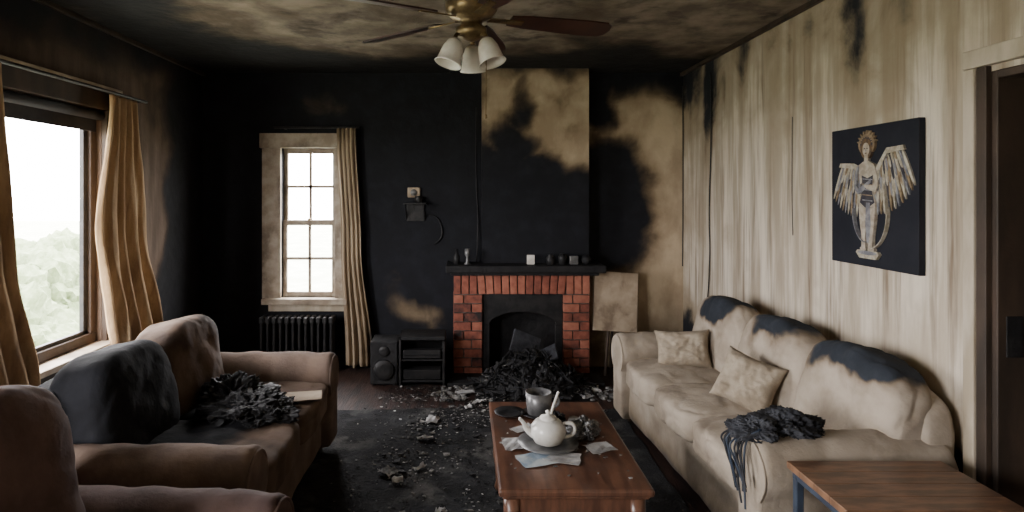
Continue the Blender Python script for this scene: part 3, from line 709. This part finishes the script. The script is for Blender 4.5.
pol('corset',[(-.045,.10),(-.005,.085),(.035,.10),(.03,.05),(.028,.02),(.045,-.03),(-.01,-.06),(-.06,-.03),(-.042,.02),(-.042,.06)],'dark')
for i in range(5):
    pol('corset_lace',[(-.04,.085-.025*i),(.03,.08-.025*i),(.03,.075-.025*i),(-.04,.08-.025*i)],'gold' if i%2 else 'grey')
pol('face',ell(-.015,.222,.024,.032),'skin')
for e_ in (-.024,-.006): pol('eye',ell(e_,.226,.005,.003,0,8),'dark')
pol('nose',[(-.017,.222),(-.013,.222),(-.012,.211),(-.018,.211)],'grey'); pol('mouth',ell(-.015,.204,.008,.003,0,8),'hair')
pol('arm_l',[(-.065,.15),(-.08,.10),(-.085,.05),(-.07,.035),(.0,.07),(.02,.085),(.018,.065),(-.04,.02),(-.075,.01),(-.10,.04),(-.095,.10),(-.08,.14)],'grey')
pol('arm_r',[(.04,.15),(.062,.10),(.068,.05),(.05,.02),(-.01,.035),(-.03,.05),(-.015,.055),(.035,.05),(.045,.07),(.04,.12)],'skin')
pol('leg_l',[(-.065,-.05),(-.008,-.055),(-.012,-.12),(-.02,-.19),(-.018,-.245),(-.045,-.245),(-.045,-.19),(-.058,-.12)],'skin')
pol('leg_r',[(-.008,-.055),(.05,-.05),(.045,-.12),(.032,-.19),(.03,-.245),(.004,-.245),(.004,-.19),(-.004,-.12)],'skin')
pol('drape',[(-.012,-.03),(.012,-.03),(.022,-.13),(.01,-.22),(-.008,-.22),(-.018,-.13)],'grey')
pol('foot_l',ell(-.034,-.25,.022,.010),'skin'); pol('foot_r',ell(.022,-.25,.022,.010),'skin')
pol('plinth',[(-.075,-.258),(.065,-.258),(.075,-.27),(.055,-.295),(-.06,-.295),(-.085,-.27)],'cream'); pol('plinth_b',ell(-.005,-.268,.065,.010),'grey')
def arc(cx,cz,a,b,t0,t1,w_,c):
    n_=24; o_=[];i_=[]
    for k in range(n_+1):
        t=math.radians(t0+(t1-t0)*k/n_); o_.append((cx+a*math.cos(t),cz+b*math.sin(t))); i_.append((cx+(a-w_)*math.cos(t),cz+(b-w_)*math.sin(t)))
    for k in range(n_): pol('chain',[o_[k],o_[k+1],i_[k+1],i_[k]],c)
arc(.0,-.08,.13,.17,-80,0,.004,'cream'); arc(-.01,-.06,.10,.16,180,265,.004,'grey'); pol('chain_drop',[(.126,-.08),(.13,-.08),(.115,.05),(.11,.05)],'cream')

# ------------------------------------------------------------ outside
hd=empty('garden_hedge')
for i,(x,y,r) in enumerate([(-5.2,6.4,.8),(-6.4,7.6,1.0),(-4.9,5.3,.6),(-7,6.2,1.0),(-6.2,9,1.1)]):
    bm=bmesh.new(); bmesh.ops.create_icosphere(bm,subdivisions=5,radius=r)
    for q in bm.verts:
        q.co+=q.co.normalized()*(noise.noise(q.co*3+Vector((i*5,0,0)))*.25+noise.noise(q.co*12)*.12+noise.noise(q.co*30)*.06)
    me=bpy.data.meshes.new('bush'); bm.to_mesh(me); bm.free(); me.materials.append(m_green)
    o=bpy.data.objects.new('bush_%d'%i,me); COL.objects.link(o); o.location=(x,y,-.25); o.parent=hd
mk('ground_outside',[(-40,-30,-.3),(30,-30,-.3),(30,40,-.3),(-40,40,-.3)],[(0,1,2,3)],m_lawn)

# ------------------------------------------------------------ light
wd=bpy.data.worlds.new('overcast'); SC.world=wd; wd.use_nodes=True
bg=wd.node_tree.nodes['Background']; bg.inputs['Color'].default_value=(1,.965,.97,1); bg.inputs['Strength'].default_value=40.0
def portal(name,loc,rot,sx,sy):
    l=bpy.data.lights.new(name,'AREA'); l.shape='RECTANGLE'; l.size=sx; l.size_y=sy; l.cycles.is_portal=True
    o=bpy.data.objects.new(name,l); COL.objects.link(o); o.location=loc; o.rotation_euler=rot
portal('portal_a',(XL-.13,(WL[0]+WL[1])/2,(WL[2]+WL[3])/2),(0,-math.pi/2,0),WL[3]-WL[2],WL[1]-WL[0])
portal('portal_b',(XL-.13,(WFILL[0]+WFILL[1])/2,(WFILL[2]+WFILL[3])/2),(0,-math.pi/2,0),WFILL[3]-WFILL[2],WFILL[1]-WFILL[0])
portal('portal_c',((WB[0]+WB[1])/2,YB+.13,(WB[2]+WB[3])/2),(-math.pi/2,0,0),WB[1]-WB[0],WB[3]-WB[2])

# ------------------------------------------------------------ camera
cam=bpy.data.cameras.new('camera'); co=bpy.data.objects.new('camera',cam); COL.objects.link(co)
co.location=(0,0,1.55); co.rotation_euler=(math.pi/2,0,0)
cam.sensor_width=36; cam.lens=21.09; cam.shift_x=.0459; cam.shift_y=-.0615; cam.clip_start=.05
SC.camera=co
